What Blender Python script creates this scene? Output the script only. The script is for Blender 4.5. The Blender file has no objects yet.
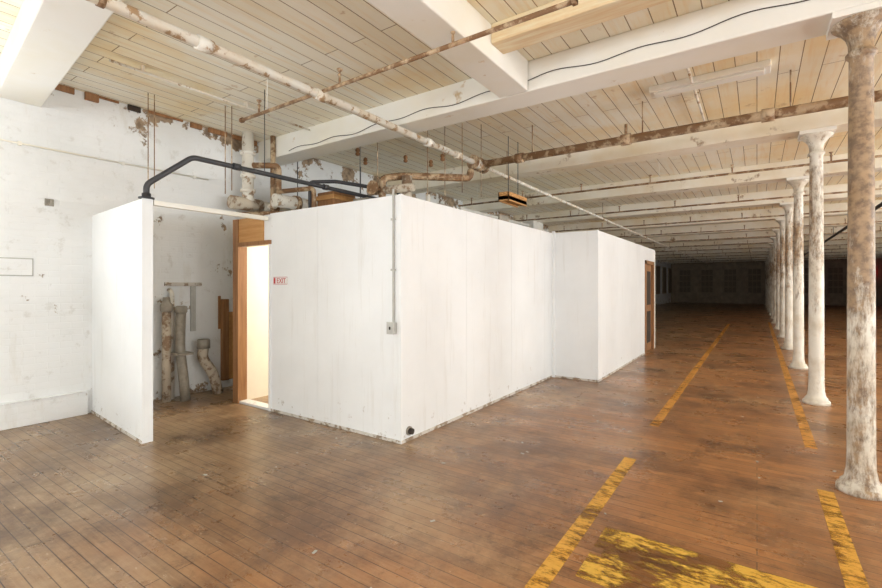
import bpy, bmesh, math, random
from mathutils import Vector, Matrix
random.seed(7)
scene = bpy.context.scene
H = 1.55

# ------------------------------------------------------------------ materials
class NT:
    def __init__(s, name):
        s.m = bpy.data.materials.new(name); s.m.use_nodes = True
        s.t = s.m.node_tree; s.t.nodes.clear()
        s.out = s.n('ShaderNodeOutputMaterial')
        s.b = s.n('ShaderNodeBsdfPrincipled')
        s.l(s.b.outputs[0], s.out.inputs[0])
        s.co = s.n('ShaderNodeTexCoord').outputs['Object']
    def n(s, k, **kw):
        x = s.t.nodes.new(k)
        for a, v in kw.items(): setattr(x, a, v)
        return x
    def l(s, a, b): s.t.links.new(a, b)
    def put(s, sock, v):
        if hasattr(v, 'is_output'): s.l(v, sock)
        else: sock.default_value = v
    def mapping(s, scale=(1,1,1), rot=(0,0,0), loc=(0,0,0), src=None):
        m = s.n('ShaderNodeMapping'); s.l(src or s.co, m.inputs[0])
        m.inputs['Scale'].default_value = scale; m.inputs['Rotation'].default_value = rot
        m.inputs['Location'].default_value = loc
        return m.outputs[0]
    def noise(s, scale, detail=5, rough=.6, vec=None, dist=0):
        x = s.n('ShaderNodeTexNoise'); s.l(vec or s.co, x.inputs['Vector'])
        x.inputs['Scale'].default_value = scale; x.inputs['Detail'].default_value = detail
        x.inputs['Roughness'].default_value = rough; x.inputs['Distortion'].default_value = dist
        return x.outputs['Fac']
    def rng(s, v, a, b, c=0.0, d=1.0):
        x = s.n('ShaderNodeMapRange'); s.put(x.inputs['Value'], v)
        for k, q in zip(('From Min','From Max','To Min','To Max'), (a,b,c,d)): x.inputs[k].default_value = q
        return x.outputs[0]
    def mix(s, f, a, b, mode='MIX'):
        x = s.n('ShaderNodeMix', data_type='RGBA', blend_type=mode)
        s.put(x.inputs[0], f)
        for i, v in ((6, a), (7, b)):
            if isinstance(v, tuple): v = (*v, 1) if len(v) == 3 else v
            s.put(x.inputs[i], v)
        return x.outputs[2]
    def math(s, op, a, b=0.0):
        x = s.n('ShaderNodeMath', operation=op); s.put(x.inputs[0], a); s.put(x.inputs[1], b)
        return x.outputs[0]
    def sep(s):
        x = s.n('ShaderNodeSeparateXYZ'); s.l(s.co, x.inputs[0]); return x.outputs
    def bump(s, h, strength=.4, dist=.01):
        x = s.n('ShaderNodeBump'); x.inputs['Strength'].default_value = strength
        x.inputs['Distance'].default_value = dist; s.l(h, x.inputs['Height'])
        s.l(x.outputs[0], s.b.inputs['Normal'])
    def fin(s, col, rough=.7, metal=0.0):
        if isinstance(col, tuple): col = (*col, 1)
        s.put(s.b.inputs['Base Color'], col); s.put(s.b.inputs['Roughness'], rough)
        s.b.inputs['Metallic'].default_value = metal
        return s.m

def peel(name, paint, under, scale=3, th=.6, soft=.03, rough=.6, tint=None, bump=.3):
    t = NT(name)
    n = t.noise(scale, 8, .65)
    f = t.rng(n, th, th+soft)
    n2 = t.noise(scale*.35, 4, .6)
    c = t.mix(t.rng(n2, .42, .7), paint, tint or tuple(v*.85 for v in paint))
    c = t.mix(f, c, under)
    t.bump(t.math('SUBTRACT', n2, f), bump, .01)
    return t.fin(c, rough)

def plain(name, col, rough=.6, metal=0.0, var=.25, scale=12):
    t = NT(name)
    n = t.noise(scale, 5)
    c = t.mix(t.rng(n, .3, .7), col, tuple(v*(1-var) for v in col))
    t.bump(n, .15, .005)
    return t.fin(c, rough, metal)

def wood(name, c1, c2, axis=1, rough=.6):
    t = NT(name)
    sc = [14, 14, 14]; sc[axis] = 1.2
    n = t.noise(1.5, 6, .65, vec=t.mapping(tuple(sc)), dist=.6)
    c = t.mix(t.rng(n, .35, .65), c1, c2)
    t.bump(n, .25, .004)
    return t.fin(c, rough)

def m_floor():
    t = NT('floor_boards')
    br = t.n('ShaderNodeTexBrick', offset=.37, offset_frequency=2)
    t.l(t.co, br.inputs['Vector'])
    I = br.inputs
    I['Scale'].default_value = 1; I['Brick Width'].default_value = 2.6; I['Row Height'].default_value = .082
    I['Mortar Size'].default_value = .003; I['Mortar Smooth'].default_value = .2; I['Bias'].default_value = 0
    I['Color1'].default_value = (.46, .195, .065, 1); I['Color2'].default_value = (.26, .10, .034, 1)
    I['Mortar'].default_value = (.05, .022, .010, 1)
    st = t.noise(2.2, 7, .7, vec=t.mapping((.8, 22, 1)))
    c = t.mix(t.rng(st, .38, .75, 0, .6), br.outputs['Color'], (.56, .31, .13))
    wn = t.noise(.6, 9, .72, vec=t.mapping((1, 1, 1), loc=(3, 7, 0)))
    c = t.mix(t.rng(wn, .50, .64, 0, .5), c, (.58, .38, .20))
    big = t.noise(.9, 10, .74)
    c = t.mix(t.rng(big, .47, .62, 0, .75), c, (.12, .052, .022))
    x = t.sep()[0]
    g = t.rng(t.math('ADD', x, t.rng(t.noise(.5, 4), .2, .8, -1.5, 1.5)), -.8, -3.6)
    grey = t.mix(t.rng(st, .3, .7), (.19, .125, .068), (.37, .27, .165))
    grey = t.mix(t.rng(wn, .47, .60, 0, .65), grey, (.48, .38, .25))
    grey = t.mix(t.rng(big, .46, .60, 0, .75), grey, (.095, .058, .032))
    lines = t.mix(br.outputs['Fac'], grey, (.035, .022, .013))
    c = t.mix(t.math('MULTIPLY', g, .78), c, lines)
    sp = t.noise(26, 4, .7, vec=t.mapping((.6, 1.5, 1)))
    c = t.mix(t.rng(sp, .64, .72, 0, .55), c, (.70, .56, .40))
    sp2 = t.noise(5, 9, .78)
    c = t.mix(t.rng(sp2, .53, .68, 0, .6), c, (.06, .030, .017))
    scr = t.noise(4, 6, .7, vec=t.mapping((1, 9, 1), rot=(0, 0, .9)), dist=1)
    c = t.mix(t.rng(scr, .65, .70, 0, .4), c, (.64, .50, .36))
    r = t.rng(t.noise(1.6, 7, .7), .3, .7, .18, .46)
    h = t.math('SUBTRACT', t.math('MULTIPLY', st, .25), br.outputs['Fac'])
    t.bump(h, .25, .003)
    return t.fin(c, r)

def m_ceiling():
    t = NT('ceiling_planks')
    s = t.sep()
    cb = t.n('ShaderNodeCombineXYZ'); t.l(s[1], cb.inputs[0]); t.l(s[0], cb.inputs[1])
    br = t.n('ShaderNodeTexBrick', offset=.4, offset_frequency=2)
    t.l(cb.outputs[0], br.inputs['Vector'])
    I = br.inputs
    I['Scale'].default_value = 1; I['Brick Width'].default_value = 3.15; I['Row Height'].default_value = .19
    I['Mortar Size'].default_value = .0045; I['Mortar Smooth'].default_value = .1
    I['Color1'].default_value = (.95, .92, .81, 1); I['Color2'].default_value = (.92, .86, .69, 1)
    I['Mortar'].default_value = (.28, .19, .10, 1)
    st = t.noise(1.7, 7, .65, vec=t.mapping((9, .7, 1)), dist=.4)
    c = t.mix(t.rng(st, .5, .72, 0, .6), br.outputs['Color'], (.86, .68, .40))
    big = t.noise(.45, 5, .6)
    c = t.mix(t.rng(big, .5, .64, 0, .75), c, (.96, .79, .48), 'MULTIPLY')
    x = t.rng(s[0], -1, 2, 0, .5)
    c = t.mix(x, c, (.97, .82, .54), 'MULTIPLY')
    pl = t.noise(3.2, 9, .72)
    c = t.mix(t.rng(pl, .62, .67, 0, .55), c, (.55, .37, .18))
    t.bump(t.math('SUBTRACT', 1.0, br.outputs['Fac']), .5, .01)
    return t.fin(c, .75)

def m_wall():
    t = NT('painted_brick_peeling')
    s = t.sep()
    cb = t.n('ShaderNodeCombineXYZ')
    t.l(t.math('ADD', s[0], s[1]), cb.inputs[0]); t.l(s[2], cb.inputs[1])
    br = t.n('ShaderNodeTexBrick'); t.l(cb.outputs[0], br.inputs['Vector'])
    I = br.inputs
    I['Scale'].default_value = 1; I['Brick Width'].default_value = .22; I['Row Height'].default_value = .075
    I['Mortar Size'].default_value = .006; I['Mortar Smooth'].default_value = .6
    n = t.noise(2.3, 9, .70)
    zt = t.rng(s[2], 3.3, 3.85, 0, .14)
    zb = t.rng(s[2], .35, 0, 0, .08)
    alc = t.math('MULTIPLY', t.rng(s[1], 2.2, 2.8), .045)
    f = t.rng(t.math('ADD', t.math('ADD', t.math('ADD', n, alc), zt), zb), .665, .69)
    n2 = t.noise(.9, 6, .6)
    c = t.mix(t.rng(n2, .45, .7), (.86, .867, .865), (.77, .775, .765))
    c = t.mix(t.rng(t.noise(6, 8, .7), .58, .66, 0, .45), c, (.60, .58, .54))
    c = t.mix(t.rng(t.noise(1.5, 8, .7, vec=t.mapping((2, 2, .5), loc=(5, 2, 1))), .58, .72, 0, .45), c, (.64, .60, .52))
    c = t.mix(f, c, t.mix(t.rng(t.noise(7), .4, .6), (.45, .33, .22), (.20, .14, .09)))
    h = t.math('SUBTRACT', t.math('MULTIPLY', n2, .8), t.math('ADD', t.math('MULTIPLY', br.outputs['Fac'], .3), f))
    t.bump(h, .4, .012)
    return t.fin(c, .65)

def m_panel():
    t = NT('white_wall_panel')
    s = t.sep()
    n = t.noise(1.1, 6, .6)
    c = t.mix(t.rng(n, .4, .75), (.87, .878, .88), (.80, .805, .805))
    sc = t.noise(9, 8, .75)
    zb = t.rng(s[2], .5, 0, 0, .12)
    c = t.mix(t.rng(t.math('ADD', sc, zb), .69, .73, 0, .6), c, (.42, .36, .30))
    st = t.noise(2, 6, .7, vec=t.mapping((5, 5, .35)))
    c = t.mix(t.rng(st, .57, .75, 0, .45), c, (.64, .61, .56))
    t.bump(n, .08, .01)
    return t.fin(c, .45)

def m_column():
    t = NT('column_peeling_paint')
    s = t.sep()
    n = t.noise(10, 10, .78, vec=t.mapping((1, 1, .28)))
    mid = t.math('ABSOLUTE', t.math('SUBTRACT', s[2], 2.45))
    g = t.rng(mid, 1.3, .2, -.03, .16)
    y = t.rng(s[1], 5, 7.5, .055, -.085)
    f = t.rng(t.math('ADD', t.math('ADD', n, g), y), .46, .60)
    c = t.mix(t.rng(t.noise(4, 6), .42, .68), (.80, .76, .67), (.60, .52, .40))
    r = t.mix(t.rng(t.noise(16, 6), .4, .62), (.38, .24, .12), (.16, .09, .045))
    c = t.mix(t.math('MULTIPLY', f, .92), c, r)
    t.bump(t.math('SUBTRACT', t.noise(22, 5), f), .5, .006)
    return t.fin(c, .5)

def m_yellow(name, lo, hi, col1, col2, sc=7, amt=.9, w=.11):
    t = NT(name)
    n = t.noise(sc, 10, .8, vec=t.mapping((1.0, 2.6, 1)))
    n2 = t.noise(2.6, 6)
    f = t.rng(t.math('ADD', n, t.rng(n2, .3, .7, -w, w)), lo, hi)
    t.fin(t.mix(t.rng(n, .4, .6), col1, col2), .45)
    tr = t.n('ShaderNodeBsdfTransparent'); mx = t.n('ShaderNodeMixShader')
    t.l(t.math('MULTIPLY', f, amt), mx.inputs[0])
    t.l(tr.outputs[0], mx.inputs[1]); t.l(t.b.outputs[0], mx.inputs[2])
    t.l(mx.outputs[0], t.out.inputs[0])
    return t.m

def emis(name, col, s):
    m = bpy.data.materials.new(name); m.use_nodes = True
    b = m.node_tree.nodes['Principled BSDF']
    b.inputs['Base Color'].default_value = (*col, 1)
    b.inputs['Emission Color'].default_value = (*col, 1); b.inputs['Emission Strength'].default_value = s
    return m
def glassm():
    m = bpy.data.materials.new('window_glass'); m.use_nodes = True
    t = m.node_tree; t.nodes.clear()
    o = t.nodes.new('ShaderNodeOutputMaterial'); a = t.nodes.new('ShaderNodeBsdfTransparent')
    a.inputs[0].default_value = (.95, .97, .97, 1); t.links.new(a.outputs[0], o.inputs[0])
    return m

FLOOR=m_floor(); CEIL=m_ceiling(); WALL=m_wall(); PANEL=m_panel(); COL=m_column()
YEL=m_yellow('worn_yellow_floor_paint',.38,.54,(.80,.37,.04),(.92,.53,.09))
YELO=m_yellow('worn_orange_floor_paint',.34,.52,(.76,.32,.05),(.88,.44,.08),7,.85)
YELF=m_yellow('faded_yellow_floor_paint',.46,.57,(.86,.45,.05),(.94,.60,.10),7,.88,.13)
BEAM=peel('beam_white_paint',(.90,.88,.82),(.62,.48,.30),2.6,.66,.05,tint=(.87,.82,.69))
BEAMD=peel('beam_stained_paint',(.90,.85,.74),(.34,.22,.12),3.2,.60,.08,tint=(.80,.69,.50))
PIPEW=peel('pipe_white_peeling',(.82,.78,.70),(.42,.27,.14),9,.54,.06,tint=(.72,.60,.44))
PIPER=peel('pipe_rusty',(.60,.46,.30),(.22,.115,.05),7,.43,.1,tint=(.42,.27,.15))
PIPED=plain('pipe_black_iron',(.045,.045,.05),.45)
INSUL=peel('pipe_insulation',(.78,.73,.64),(.40,.29,.19),8,.56,.05,.8,bump=.6)
TANP=peel('tan_weathered_pipe',(.60,.52,.41),(.28,.18,.11),8,.48,.08,.7,bump=.5)
GREYD=plain('galvanized_grey',(.38,.34,.28),.5,var=.4)
WOODB=wood('wood_brown_trim',(.24,.11,.04),(.38,.19,.08),2)
WOODO=wood('wood_orange_panel',(.50,.24,.07),(.62,.34,.13),0)
WOODR=wood('wood_raw_beam',(.90,.80,.58),(.78,.57,.31),0)
CREAM=plain('cream_interior',(.90,.86,.76),.6,var=.08,scale=3)
DARK=plain('dark_grime',(.05,.035,.025),.8)
BASE=peel('baseboard_dirty',(.66,.62,.56),(.30,.22,.15),9,.5,.06)
GREYP=plain('grey_fitting',(.55,.54,.5),.5,var=.2)
SIGNW=plain('sign_white',(.85,.82,.8),.5,var=.05); RED=plain('sign_red',(.55,.05,.05),.5,var=.1)
REDG=emis('exit_red_glow',(1,.03,.03),5)
FARW=plain('far_warm_brick',(.46,.37,.27),.8,var=.35,scale=3)
FARD=plain('far_boarded_pane',(.28,.22,.16),.8,var=.3)
GL=glassm()

# ------------------------------------------------------------------ builder
class B:
    def __init__(s, name): s.name=name; s.bm=bmesh.new(); s.mats=[]
    def mi(s, m):
        if m not in s.mats: s.mats.append(m)
        return s.mats.index(m)
    def box(s, x0,x1,y0,y1,z0,z1, m, rot=None):
        k=s.mi(m)
        c=Vector(((x0+x1)/2,(y0+y1)/2,(z0+z1)/2))
        v=[]
        for x in (x0,x1):
            for y in (y0,y1):
                for z in (z0,z1):
                    p=Vector((x,y,z))
                    if rot: p=c+rot@(p-c)
                    v.append(s.bm.verts.new(p))
        for f in ((0,1,3,2),(4,6,7,5),(0,4,5,1),(2,3,7,6),(0,2,6,4),(1,5,7,3)):
            q=s.bm.faces.new([v[i] for i in f]); q.material_index=k
        return s
    def rings(s, rings, k, caps=True):
        R=[[s.bm.verts.new(p) for p in r] for r in rings]
        n=len(R[0])
        for a,b in zip(R,R[1:]):
            for i in range(n):
                f=s.bm.faces.new((a[i],a[(i+1)%n],b[(i+1)%n],b[i])); f.material_index=k; f.smooth=True
        if caps:
            f=s.bm.faces.new(R[0][::-1]); f.material_index=k
            f=s.bm.faces.new(R[-1]); f.material_index=k
    def lathe(s, cx,cy,prof,m,seg=32):
        k=s.mi(m)
        s.rings([[Vector((cx+r*math.cos(2*math.pi*i/seg),cy+r*math.sin(2*math.pi*i/seg),z)) for i in range(seg)] for r,z in prof],k)
        return s
    def tube(s, pts, r, m, seg=14, fillet=.0):
        k=s.mi(m)
        P=[Vector(p) for p in pts]
        if fillet and len(P)>2:
            Q=[P[0]]
            for a,b,c in zip(P,P[1:],P[2:]):
                f=min(fillet,(b-a).length*.45,(c-b).length*.45)
                p0=b+(a-b).normalized()*f; p1=b+(c-b).normalized()*f
                for i in range(6):
                    u=i/5; Q.append(p0*(1-u)**2+b*2*u*(1-u)+p1*u*u)
            Q.append(P[-1]); P=Q
        R=[]; up=None
        rad = r if isinstance(r,(list,tuple)) else [r]*len(P)
        for i,p in enumerate(P):
            if i==0: t=P[1]-P[0]
            elif i==len(P)-1: t=P[-1]-P[-2]
            else: t=(P[i+1]-p).normalized()+(p-P[i-1]).normalized()
            t.normalize()
            if up is None: up=t.orthogonal().normalized()
            up=(up-t*up.dot(t)).normalized(); w=t.cross(up)
            R.append([p+(up*math.cos(2*math.pi*j/seg)+w*math.sin(2*math.pi*j/seg))*rad[i] for j in range(seg)])
        s.rings(R,k)
        return s
    def done(s, bevel=0, parent=None):
        bmesh.ops.recalc_face_normals(s.bm, faces=s.bm.faces[:])
        me=bpy.data.meshes.new(s.name); s.bm.to_mesh(me); s.bm.free()
        for m in s.mats: me.materials.append(m)
        o=bpy.data.objects.new(s.name,me); scene.collection.objects.link(o)
        if bevel:
            md=o.modifiers.new('bevel','BEVEL'); md.width=bevel; md.segments=2; md.limit_method='ANGLE'
        if parent: o.parent=parent
        return o

# ------------------------------------------------------------------ shell
XL,XR,YB,YF,ZC = -6.7,7.9,-6.2,48.0,3.9
B('floor').box(XL-.3,XR+.3,YB-.3,YF+.3,-.2,0,FLOOR).done()
B('ceiling').box(XL-.3,XR+.3,YB-.3,YF+.3,ZC,ZC+.2,CEIL).done()
SP=3.15
beams=[1.48+SP*i for i in range(-2,15)]
def wall_x(name,x0,x1,open_):   # wall parallel to Y with window openings (y0,y1)
    b=B(name); z0,z1=.85,3.25; y=YB
    for a,c in open_:
        b.box(x0,x1,y,a,0,ZC,WALL); b.box(x0,x1,a,c,0,z0,WALL); b.box(x0,x1,a,c,z1,ZC,WALL); y=c
    b.box(x0,x1,y,YF,0,ZC,WALL); return b.done()
ropen=[(y+.75,y+2.4) for y in beams[:14]]  # far bays are unseen windows, added to brighten the deep end
lopen=[(y+.75,y+2.4) for y in beams[:2]]
wall_x('wall_right',XR,XR+.3,ropen)
wall_x('wall_left',XL-.3,XL,lopen)
wn=[0]
def window_x(x,y0,y1,z0=.85,z1=3.25):
    wn[0]+=1
    b=B('window_%d'%wn[0]); 
    for a,c in ((y0,y0+.07),(y1-.07,y1)): b.box(x-.05,x+.05,a,c,z0,z1,BEAM)
    for a,c in ((z0,z0+.07),(z1-.07,z1),((z0+z1)/2-.03,(z0+z1)/2+.03)): b.box(x-.045,x+.045,y0,y1,a,c,BEAM)
    for i in range(1,4):
        yy=y0+(y1-y0)*i/4; b.box(x-.02,x+.02,yy-.012,yy+.012,z0,z1,BEAM)
    for i in (1,2,4,5):
        zz=z0+(z1-z0)*i/6; b.box(x-.02,x+.02,y0,y1,zz-.012,zz+.012,BEAM)
    b.box(x-.003,x+.003,y0,y1,z0,z1,GL)
    b.done()
def window_y(y,x0,x1,z0=.85,z1=3.25):
    wn[0]+=1
    b=B('window_%d'%wn[0])
    for a,c in ((x0,x0+.07),(x1-.07,x1)): b.box(a,c,y-.05,y+.05,z0,z1,BEAM)
    for a,c in ((z0,z0+.07),(z1-.07,z1),((z0+z1)/2-.03,(z0+z1)/2+.03)): b.box(x0,x1,y-.045,y+.045,a,c,BEAM)
    for i in range(1,4):
        xx=x0+(x1-x0)*i/4; b.box(xx-.012,xx+.012,y-.02,y+.02,z0,z1,BEAM)
    for i in (1,2,4,5):
        zz=z0+(z1-z0)*i/6; b.box(x0,x1,y-.02,y+.02,zz-.012,zz+.012,BEAM)
    b.box(x0,x1,y-.003,y+.003,z0,z1,GL)
    b.done()
def area(name,loc,rot,sx,sy,p,col=(.94,.97,1)):
    l=bpy.data.lights.new(name,'AREA'); l.shape='RECTANGLE'; l.size=sx; l.size_y=sy; l.energy=p; l.color=col
    o=bpy.data.objects.new(name,l); o.location=loc; o.rotation_euler=rot; scene.collection.objects.link(o); return o
R90=math.radians(90)
TL=.62  # upward tilt of the window lamps, added to brighten the ceiling
PR=[130,165,240,310,320,240,140,85,54,36,22,14,9,5]
for i,((a,c),p) in enumerate(zip(ropen,PR)):
    window_x(XR+.15,a,c)
    area('daylight_fill',(XR+.36,(a+c)/2,1.95),(0,R90+TL,0),2.2,1.6,p,(.94,.97,1) if i<6 else (1,.91,.78))  # near bays carry daylight; far bays are added warm fill lamps
for a,c in lopen:
    window_x(XL-.15,a,c)
    area('daylight_fill',(XL-.36,(a+c)/2,1.95),(0,-R90-TL,0),2.2,1.6,90)
# wall behind the viewer
b=B('wall_front'); xs=[(-5.6,-3.9),(-2.6,-.9),(1.6,3.3),(4.7,6.4)]; x=XL-.3
for a,c in xs:
    b.box(x,a,YB-.3,YB,0,ZC,WALL); b.box(a,c,YB-.3,YB,0,.85,WALL); b.box(a,c,YB-.3,YB,3.25,ZC,WALL); x=c
b.box(x,XR+.3,YB-.3,YB,0,ZC,WALL); b.done()
for (a,c),p in zip(xs,(115,250,230,150)):
    window_y(YB-.15,a,c)
    area('daylight_fill',((a+c)/2,YB-.36,1.95),(R90+TL,0,0),1.6,2.2,p)
# far wall with pilasters and boarded windows
b=B('wall_back'); b.box(XL-.3,XR+.3,YF,YF+.3,0,ZC,FARW)
for i in range(9):
    x=XL+.3+i*1.78; b.box(x-.22,x+.22,YF-.15,YF,0,ZC,FARW)
b.done()
for i in range(8):
    x=XL+.3+(i+.5)*1.78
    wn[0]+=1; w=B('window_%d'%wn[0]); w.box(x-.5,x+.5,YF-.06,YF,.9,3.1,FARW)
    for q in range(3):
        for k in range(4): w.box(x-.45+.31*q,x-.45+.31*q+.27,YF-.07,YF-.05,.97+.53*k,.97+.53*k+.46,FARD)
    w.done()
for yb in beams[6:]:
    wn[0]+=1; w=B('window_%d'%wn[0]); a=yb+.7; w.box(XL,XL+.06,a,a+1.8,.9,3.2,FARW)
    for q in range(3): w.box(XL+.05,XL+.07,a+.08+.58*q,a+.08+.58*q+.48,1.0,3.1,FARD)
    w.done()

# ------------------------------------------------------------------ beams & columns
ZB=3.58
def skew(x): return -.03-.10*(x+6.2)      # the beam nearest the viewer runs slightly out of square
for i,y in enumerate(beams):
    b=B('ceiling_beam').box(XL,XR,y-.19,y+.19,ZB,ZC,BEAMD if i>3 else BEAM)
    if i==2:
        for v in b.bm.verts: v.co.y += skew(v.co.x)
    b.done(.012)
B('longitudinal_beam').box(-2.29,-1.96,YB,beams[3]-.2,ZB,ZC,BEAM).done(.012)
B('wooden_cross_beam').box(-1.96,XR,3.62,3.86,3.72,ZC,WOODR).done(.01)
B('ceiling_patch_board').box(-1.05,.12,5.82,6.04,3.83,ZC,BEAM).box(-1.0,.07,5.86,6.0,3.81,3.83,BEAM).done(.008)
CX=.645; K=.8
for i,y in enumerate(beams):
    if i==0: continue
    if i==2: y+=skew(CX)
    c=B('cast_iron_column')
    c.lathe(CX,y,[(r*K,z) for r,z in [(.185,0),(.185,.03),(.178,.045),(.155,.055),(.155,.075),(.135,.09),(.122,.11),(.118,.14),(.110,.17),(.104,.3),(.100,1.5),(.092,2.8),(.088,3.26),
        (.10,3.27),(.115,3.285),(.115,3.30),(.10,3.315),(.092,3.325),(.096,3.38),(.115,3.43),(.15,3.47),(.19,3.50),(.215,3.52),(.22,3.54)]],COL)
    c.box(CX-.185,CX+.185,y-.185,y+.185,3.535,ZB,BEAM)
    c.done()

# ------------------------------------------------------------------ partition rooms
BX,BY=-2.872,3.465; HT=2.45; DXa,DXb,DZ=-5.63,-4.98,2.07
r=B('partition_room')
def wall_panels_x(b,x0,x1,y,z0,z1):
    x=x1
    while x>x0+.01:
        a=max(x-1.22,x0); b.box(a+.0015,x-.0015,y,y+.012,z0,z1,PANEL); x=a
def wall_panels_y(b,y0,y1,x,z0,z1):
    y=y0
    while y<y1-.01:
        c=min(y+1.22,y1); b.box(x-.012,x,y+.0015,c-.0015,z0,z1,PANEL); y=c
r.box(DXb,BX-.012,BY+.012,BY+.1,0,HT-.02,CREAM)
wall_panels_x(r,DXb,BX,BY,.02,HT)
r.box(DXa-.01,DXb,BY+.012,BY+.1,DZ,HT-.02,CREAM)
r.box(-5.1,DXb,BY,BY+.012,DZ+.02,HT-.01,PANEL)
r.box(BX-.1,BX-.012,BY+.012,7.5,0,HT-.02,CREAM)
wall_panels_y(r,BY+.012,7.5,BX,.02,HT)
r.box(-5.8,-5.7,BY+.05,7.6,0,HT-.02,CREAM)
r.box(-5.7,BX-.1,7.5,7.6,0,HT-.02,CREAM)
r.box(-5.7,BX-.1,BY+.1,7.5,HT-.14,HT-.08,CREAM)
r.box(BX-.03,BX+.006,BY-.006,BY+.03,.0,HT+.004,PANEL)
r.box(DXb,BX,BY-.008,BY,0,.03,BASE)
r.box(BX,BX+.008,BY,7.5,0,.03,BASE)
r.box(-5.75,DXa,BY-.03,BY+.1,0,HT-.02,WOODB)
r.box(DXa,-5.1,BY-.018,BY+.0,DZ+.05,HT-.02,WOODO)
r.box(DXa,-4.95,BY-.03,BY+.012,DZ-.0,DZ+.05,WOODB)
r.box(-4.985,-4.955,BY-.02,BY+.09,.0,DZ,PANEL)
r.box(DXa,DXb,BY-.01,BY+.12,0,.03,PANEL)
r.done()
r=B('partition_room')
X2,Y2,Y3=-2.11,7.5,12.45
r.box(BX+.001,X2-.012,Y2+.012,Y2+.1,0,HT-.02,CREAM)
r.box(BX+.001,X2,Y2,Y2+.012,.02,HT,PANEL)
r.box(BX+.001,BX+.05,Y2-.03,Y2,0,HT+.03,PANEL)
D0,D1=11.3,12.2
y=Y2+.012
r.box(X2-.1,X2-.012,y,D0,0,HT-.02,CREAM); wall_panels_y(r,y,D0,X2,.02,HT)
r.box(X2-.1,X2-.012,D0,D1,2.1,HT-.02,CREAM); r.box(X2-.012,X2,D0,D1,2.1,HT,PANEL)
r.box(X2-.1,X2-.012,D1,Y3,0,HT-.02,CREAM); r.box(X2-.012,X2,D1,Y3,.02,HT,PANEL)
r.box(-5.7,X2,Y3,Y3+.1,0,HT-.02,CREAM); r.box(-5.8,-5.7,7.6,Y3+.1,0,HT-.02,CREAM)
r.box(-5.7,X2-.1,7.61,Y3,HT-.14,HT-.08,CREAM)
r.box(BX,X2,Y2-.008,Y2,0,.03,BASE); r.box(X2,X2+.008,Y2,D0,0,.03,BASE)
r.box(X2-.02,X2+.006,Y2-.006,Y2+.02,0,HT+.004,PANEL)
r.done()
d=B('door_1')
d.box(X2-.1,X2+.03,D0-.06,D0+.02,0,2.14,WOODB); d.box(X2-.1,X2+.03,D1-.02,D1+.06,0,2.14,WOODB); d.box(X2-.1,X2+.03,D0-.06,D1+.06,2.06,2.14,WOODB)
d.box(X2-.07,X2-.03,D0+.02,D1-.02,.01,2.06,WOODB)
for z0,z1 in ((.2,.95),(1.1,1.9)): d.box(X2-.03,X2-.02,D0+.14,D1-.14,z0,z1,DARK)
d.tube([(X2-.03,D0+.1,1.0),(X2+.03,D0+.1,1.0)],.022,GREYD)
d.done(.004)

# free standing partition
p=B('stub_partition_wall')
PX=-4.962
p.box(XL,PX-.012,2.032,2.108,0,2.4,CREAM)
x=XL
while x<PX-.01:
    c=min(x+1.22,PX); p.box(x+.001,c-.001,2.02,2.032,.02,2.41,PANEL); p.box(x+.001,c-.001,2.108,2.12,.02,2.41,PANEL); x=c
p.box(PX-.012,PX,2.02,2.12,0,2.415,PANEL)
p.box(XL,PX,2.012,2.02,0,.03,BASE)
for v in p.bm.verts: v.co.y += (PX-v.co.x)*.088
p.done(.002)

B('baseboard_left').box(XL,XL+.045,YB,2.12,0,.27,WALL).box(XL,XL+.055,YB,2.12,.27,.285,WALL).done(.006)
v=B('wall_vent_plate'); v.box(XL,XL+.012,1.05,1.62,1.66,1.86,GREYP); v.box(XL+.012,XL+.02,1.062,1.608,1.672,1.848,WALL); v.done(.003)
h=B('wall_hook_bracket'); h.box(XL,XL+.02,1.72,1.80,2.47,2.55,GREYD); h.tube([(XL+.01,1.76,2.5),(XL+.08,1.76,2.48),(XL+.09,1.76,2.54)],.012,GREYD,fillet=.02); h.done()
c=B('wall_conduit'); c.tube([(XL+.03,-1.0,3.12),(XL+.03,3.6,3.12)],.010,BEAM)
for y in (-.5,.5,1.5,2.5,3.4): c.box(XL,XL+.04,y-.015,y+.015,3.1,3.14,BEAM)
c.done()
s=B('trim_1')
y=1.8
while y<beams[3]-.25:
    l=random.uniform(.12,.35); y2=min(y+l,beams[3]-.22); s.box(XL,XL+random.uniform(.02,.05),y,y2,ZC-random.uniform(.02,.1),ZC,WOODB if random.random()<.6 else DARK); y=y2+random.choice((0,.02,.1))
s.done(.004)
e=B('exposed_wood_post'); e.box(XL,XL+.07,3.80,3.90,.12,1.35,WOODB); e.box(XL,XL+.03,3.90,4.10,.12,1.15,WOODO); e.box(XL,XL+.02,3.76,3.80,.9,1.4,WOODB); e.done(.006)
e=B('brick_pipe_sleeve'); e.box(XL,XL+.04,3.0,3.5,1.55,1.60,BASE); e.box(XL,XL+.03,3.35,3.42,.9,1.55,GREYP); e.done(.004)

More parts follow.
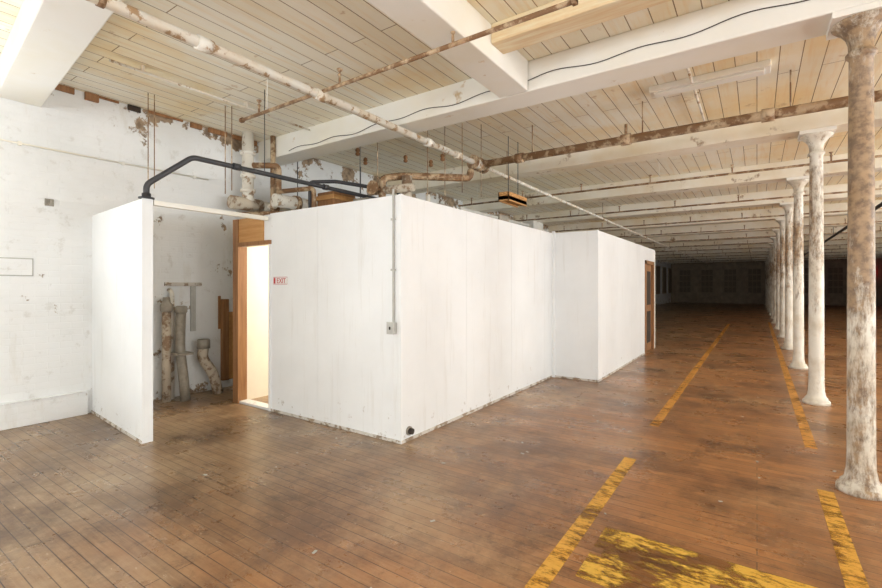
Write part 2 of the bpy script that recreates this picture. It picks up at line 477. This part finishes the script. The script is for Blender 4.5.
# alcove pipes
a=B('standing_radiator_pipe')
a.tube([(-6.52,2.95,0),(-6.52,2.95,1.25)],.055,TANP,20); a.lathe(-6.52,2.95,[(.06,1.2),(.075,1.22),(.075,1.3),(.05,1.33),(.04,1.4)],GREYD,20)
a.tube([(-6.36,3.12,0),(-6.38,3.10,.35),(-6.47,3.10,.7),(-6.44,3.10,1.22)],.062,GREYD,16,.12)
a.lathe(-6.44,3.10,[(.064,1.18),(.078,1.2),(.078,1.27),(.05,1.28)],GREYD,16)
a.tube([(-6.60,3.06,0),(-6.60,3.06,1.45),(-6.69,3.06,1.5)],.028,INSUL,12,.05); a.box(-6.69,-6.30,3.0,3.2,.62,.65,GREYD)
a.done()
a=B('bent_duct_pipe')
a.tube([(-6.4,3.60,0),(-6.42,3.54,.3),(-6.5,3.42,.52),(-6.5,3.44,.68)],.07,TANP,18,.15)
a.lathe(-6.5,3.44,[(.085,.66),(.085,.78),(.075,.79),(.07,.70)],GREYD,18); a.done()

# black pipe on partition
k=B('black_iron_pipe')
k.tube([(-4.99,2.07,2.43),(-4.99,2.07,2.56),(-4.87,2.46,2.9),(-4.85,5.6,2.9),(-4.85,5.6,2.38)],.028,PIPED,14,.05)
k.lathe(-4.99,2.07,[(.07,2.416),(.07,2.43),(.04,2.435),(.04,2.47)],PIPED,16)
for y in (2.9,4.2): k.tube([(-4.85,y,2.9),(-4.85,y+.08,2.9)],.038,PIPED)
for y in (3.3,4.9): k.tube([(-4.85,y,2.93),(-4.85,y,ZC)],.005,PIPED,8)
k.done()
k=B('black_iron_pipe'); k.tube([(-5.55,4.55,2.38),(-5.55,4.55,3.12),(-5.2,4.75,3.12),(-4.6,5.5,3.02),(-4.6,5.5,2.38)],.028,PIPED,12,.06); k.done()
t=B('timber_tie_rail'); t.box(-5.02,-4.965,2.13,BY-.031,2.36,2.41,BEAM); t.done(.004)

# fat insulated pipes
g=B('insulated_steam_pipe')
g.tube([(-6.42,4.08,ZC),(-6.42,4.08,2.82),(-6.42,4.3,2.8),(-6.42,7.0,2.78)],.085,INSUL,20,.12)
for z in (3.55,3.2,2.98): g.lathe(-6.42,4.08,[(.09,z),(.11,z+.01),(.11,z+.05),(.09,z+.06)],PIPEW,20)
g.tube([(-6.42,3.80,2.80),(-6.42,4.3,2.80)],.10,TANP,20)
for y in (4.5,5.3): g.tube([(-6.42,y,2.79),(-6.42,y+.07,2.79)],.11,PIPER,20)
g.tube([(-6.25,4.40,2.6),(-6.25,4.40,ZC)],.04,PIPER); g.tube([(-6.42,4.4,2.8),(-6.2,4.4,2.8)],.045,PIPEW)
g.tube([(-6.42,4.08,3.4),(-6.05,4.36,3.4),(-6.05,4.36,2.9)],.045,PIPER,12,.08)
g.tube([(-6.6,4.0,2.66),(-5.9,4.4,2.66),(-5.9,7.0,2.62)],.035,PIPER,12,.08)
g.tube([(-6.05,4.36,3.0),(-5.4,4.5,3.0),(-5.4,4.5,2.38)],.035,PIPER,12,.08)
g.tube([(-6.0,4.25,2.85),(-5.95,7.2,2.88)],.10,INSUL,18)
for y in (4.6,5.6): g.tube([(-6.0,y,2.855),(-6.0,y+.08,2.857)],.12,PIPER,18)
for y in (5.0,6.5): g.tube([(-6.42,y,2.8),(-6.42,y,ZC)],.008,PIPED,8)
g.done()

# main sprinkler pipe (long)
PXM,PZ=-3.58,3.45
m=B('sprinkler_main_pipe')
m.tube([(PXM,YB,PZ),(PXM,6.15,PZ)],.042,PIPEW,18)
for y in (-3,-.2,1.9,3.06,4.9,5.6): m.tube([(PXM,y-.06,PZ),(PXM,y+.06,PZ)],.055,PIPEW,18)
m.tube([(PXM,6.05,PZ),(PXM,6.35,PZ)],.075,PIPEW,20)
for y in (6.03,6.2,6.36): m.tube([(PXM,y,PZ),(PXM,y+.025,PZ)],.11,PIPER,20)
m.tube([(PXM,6.15,PZ),(PXM,YF,PZ)],.030,PIPEW,14)
for y in range(-5,48,6):
    m.tube([(PXM,y+.2,PZ),(PXM,y+.2,ZC)],.007,PIPER,8); m.tube([(PXM,y+.19,PZ),(PXM,y+.23,PZ)],.05,PIPER)
m.done()
m=B('rusty_cross_pipe')
m.tube([(PXM,6.25,PZ-.0),(XR,6.25,PZ)],.055,PIPER,16)
for x in (-2.9,-1.4,.1,1.5,3,5): m.tube([(x-.06,6.25,PZ),(x+.06,6.25,PZ)],.072,PIPER,16); m.tube([(x+.2,6.25,PZ),(x+.2,6.25,ZC)],.008,PIPER,8)
m.tube([(-1.4,6.25,PZ),(-1.4,6.25,PZ+.2)],.02,PIPER)
m.tube([(PXM,6.42,PZ+.07),(-1.2,6.42,PZ+.07)],.022,DARK,12)
m.done()
def branch(y,x0,x1,z=PZ+.03,rad=.019,mat=PIPER):
    q=B('sprinkler_branch_pipe'); q.tube([(x0,y,z),(x1,y,z)],rad,mat,12)
    x=x0+.35; n=0
    while x<x1:
        q.tube([(x,y,z),(x,y,z+.1)],.012,mat,8); q.lathe(x,y,[(.012,z+.08),(.02,z+.1),(.006,z+.12),(.03,z+.15),(.03,z+.155)],PIPER,10)
        if n%3==0: q.tube([(x+.15,y,z),(x+.15,y,ZC)],.004,BEAM,6)
        x+=1.3; n+=1
    for x in (x0,x1): q.tube([(x-.03 if x==x1 else x,y,z),(x if x==x1 else x+.03,y,z)],rad*1.6,mat,12)
    q.done()
branch(3.06,-4.95,-1.0)
branch(-.3,-5.5,4)
for i in range(0,12):
    y=9.3+3.15*i; branch(y,-5.9,5.5)
m=B('overhead_iron_pipe'); m.tube([(2.2,-4,3.30),(2.2,YF,3.30)],.04,PIPED,12)
for y in range(-3,48,4): m.tube([(2.2,y,3.30),(2.2,y,ZC)],.008,PIPED,8)
m.done()
for x,z,y0,y1 in ((-5.4,3.84,1.9,4.42),(-.6,3.84,4.84,7.57),(-4.4,3.84,4.84,7.57)):
    q=B('electrical_conduit_run'); q.tube([(x,y0,z),(x,y1,z)],.014,PIPEW,10)
    yy=y0+.3
    while yy<y1: q.box(x-.03,x+.03,yy-.012,yy+.012,z,ZC,PIPEW); yy+=1.2
    q.done()
hg=B('hanger_rods')
for x,y,z in ((-6.1,2.55,2.6),(-6.1,2.62,2.75),(-5.7,3.3,2.75),(-5.65,3.36,2.8),(-3.9,5.3,2.85),(-3.7,5.45,2.8),(-3.5,5.6,2.9),(-3.3,5.8,2.85),(-4.5,4.9,3.0)):
    hg.tube([(x,y,z),(x,y,ZC)],.006,PIPER,8)
hg.done()

# things on the room roofs
RZ=HT-.08
c=B('wooden_crate'); c.box(-5.62,-5.25,4.75,5.2,RZ,RZ+.62,WOODB); 
for z in (.1,.3,.5): c.box(-5.64,-5.23,4.73,5.22,RZ+z,RZ+z+.07,WOODO)
c.done(.005)
c=B('wooden_crate'); c.box(-5.05,-4.75,4.95,5.3,RZ,RZ+.5,GREYD); c.box(-5.07,-4.73,4.93,5.32,RZ+.4,RZ+.46,WOODB); c.done(.005)
c=B('pipe_valve_assembly')
c.tube([(-4.5,5.0,RZ),(-4.5,5.0,3.12),(-4.3,5.25,3.18),(-3.62,6.0,3.2),(-3.60,6.02,3.33)],.055,PIPER,14,.08)
c.tube([(-4.2,5.2,RZ),(-4.2,5.2,3.15)],.075,TANP,18)
for z in (2.75,2.95): c.lathe(-4.2,5.2,[(.08,z),(.125,z+.01),(.125,z+.05),(.08,z+.06)],PIPER,18)
c.tube([(-4.5,5.0,2.95),(-4.5,4.8,2.95)],.02,PIPER)
c.tube([(-4.5,4.80,2.95),(-4.5,4.78,2.95)],.10,PIPER,20)
c.tube([(-4.75,4.98,2.95),(-4.0,5.1,2.95)],.06,TANP,16)
c.tube([(-4.0,5.45,RZ),(-4.0,5.45,2.9)],.035,PIPEW)
c.done()
c=B('junction_box'); c.box(-3.5,-3.2,4.6,4.9,RZ,RZ+.2,GREYD); c.tube([(-3.1,4.9,RZ+.16),(-3.1,7.3,RZ+.18)],.025,GREYP); c.box(-3.2,-3.0,7.0,7.4,RZ,RZ+.25,GREYP); c.box(-3.2,-3.05,5.9,6.2,RZ,RZ+.22,GREYD); c.done(.005)
c=B('hanging_wooden_light_trough')
c.box(-3.3,-3.12,6.33,7.0,2.88,2.94,WOODO); c.box(-3.3,-3.28,6.33,7.0,2.86,3.0,WOODO); c.box(-3.14,-3.12,6.33,7.0,2.86,3.0,WOODO); c.box(-3.3,-3.12,6.33,6.35,2.86,3.0,WOODO)
for y in (6.5,6.85): c.tube([(-3.21,y,2.93),(-3.21,y,ZC)],.006,PIPED,8)
c.done(.003)
for x,y in ((-5.9,6.1),(-5.2,6.4),(-5.0,6.9),(-4.6,6.7),(-5.6,5.6),(-4.3,7.2)):
    k=B('ceiling_insulator_knob'); k.lathe(x,y,[(.015,ZC-.13),(.035,ZC-.12),(.04,ZC-.09),(.025,ZC-.07),(.04,ZC-.05),(.035,ZC-.02),(.02,ZC)],WOODB,14); k.done()

c=B('electrical_conduit_box')
c.tube([(-2.96,BY-.014,1.19),(-2.96,BY-.014,HT+.06)],.011,GREYP,10)
c.box(-3.01,-2.925,BY-.05,BY,1.08,1.19,GREYP); c.box(-3.013,-2.922,BY-.056,BY-.05,1.075,1.195,GREYP)
c.box(-2.975,-2.96,BY-.066,BY-.056,1.12,1.15,DARK)
for z in (1.7,2.2): c.box(-2.985,-2.935,BY-.028,BY,z,z+.02,GREYP)
c.done(.003)
c=B('pipe_stub_cap'); c.tube([(BX,BY+.12,.1),(BX+.05,BY+.12,.1)],.03,DARK,16); c.tube([(BX+.0,BY+.12,.1),(BX+.015,BY+.12,.1)],.045,GREYD,16); c.done()
sg=B('exit_sign'); sg.box(-4.90,-4.63,BY-.008,BY,1.57,1.66,SIGNW); sg.box(-4.895,-4.86,BY-.010,BY-.008,1.58,1.65,RED)
sg.box(-4.90,-4.63,BY-.010,BY-.008,1.57,1.575,RED); sg.box(-4.90,-4.63,BY-.010,BY-.008,1.655,1.66,RED)
so=sg.done()
cu=bpy.data.curves.new('letters','FONT'); cu.body='EXIT'; cu.size=.085; cu.extrude=.001; cu.align_x='CENTER'
to=bpy.data.objects.new('letters',cu); to.location=(-4.745,BY-.0095,1.585); to.rotation_euler=(R90,0,0); cu.materials.append(RED)
scene.collection.objects.link(to); to.parent=so
B('lit_exit_sign').box(7.1,7.4,YF-.25,YF-.15,2.6,2.75,REDG).done()
w=B('draped_electric_wire'); pts=[]
yw=beams[3]-.196
for i in range(110):
    u=i/109; x=-5.9+u*7.8; pts.append((x,yw,3.62+.14*u+.018*math.sin(u*61)+.012*math.sin(u*27)))
w.tube(pts,.0045,DARK,6)
w.done()
# yellow markings
y=B('yellow_floor_line'); y.box(-.985,-.885,-1.5,4.35,0,.0015,YEL); y.done()
y=B('yellow_floor_line'); y.box(-.985,-.89,5.5,22,0,.0015,YELO); y.done()
y=B('yellow_floor_line'); y.box(.375,.475,-1.5,4.5,0,.0015,YEL); y.done()
y=B('yellow_floor_line'); y.box(.38,.475,5.6,24,0,.0015,YELO); y.done()
y=B('faded_yellow_floor_marking'); y.box(-.8,.33,2.76,3.03,0,.0012,YELF); y.box(-.8,.15,2.42,2.68,0,.0012,YELF); y.box(-.74,-.2,2.68,2.76,0,.0012,YELF); y.done()
l=B('floor_debris')
for i in range(80):
    x=random.uniform(-4.5,2); yy=random.uniform(1.6,8); s_=random.uniform(.005,.018)
    if x<BX+.1 and yy>BY-.1: continue
    l.box(x,x+s_*2,yy,yy+s_,0,.003,GREYP,rot=Matrix.Rotation(random.uniform(0,3),3,'Z'))
l.done()

pl=bpy.data.lights.new('room_bulb','POINT'); pl.energy=120; pl.color=(1,.92,.80); pl.shadow_soft_size=.12
po=bpy.data.objects.new('room_bulb',pl); po.location=(-4.6,5.0,2.0); scene.collection.objects.link(po)

w=bpy.data.worlds.new('sky'); scene.world=w; w.use_nodes=True
w.node_tree.nodes['Background'].inputs[0].default_value=(.85,.92,1,1); w.node_tree.nodes['Background'].inputs[1].default_value=1.0

scene.view_settings.view_transform='Standard'
cam=bpy.data.cameras.new('camera'); co=bpy.data.objects.new('camera',cam); scene.collection.objects.link(co)
cam.sensor_width=36; cam.lens=457/882*36; cam.shift_y=-8/882; cam.clip_start=.05; cam.clip_end=200
co.location=(0,0,H); co.rotation_euler=(R90,0,math.radians(34.66))
scene.camera=co
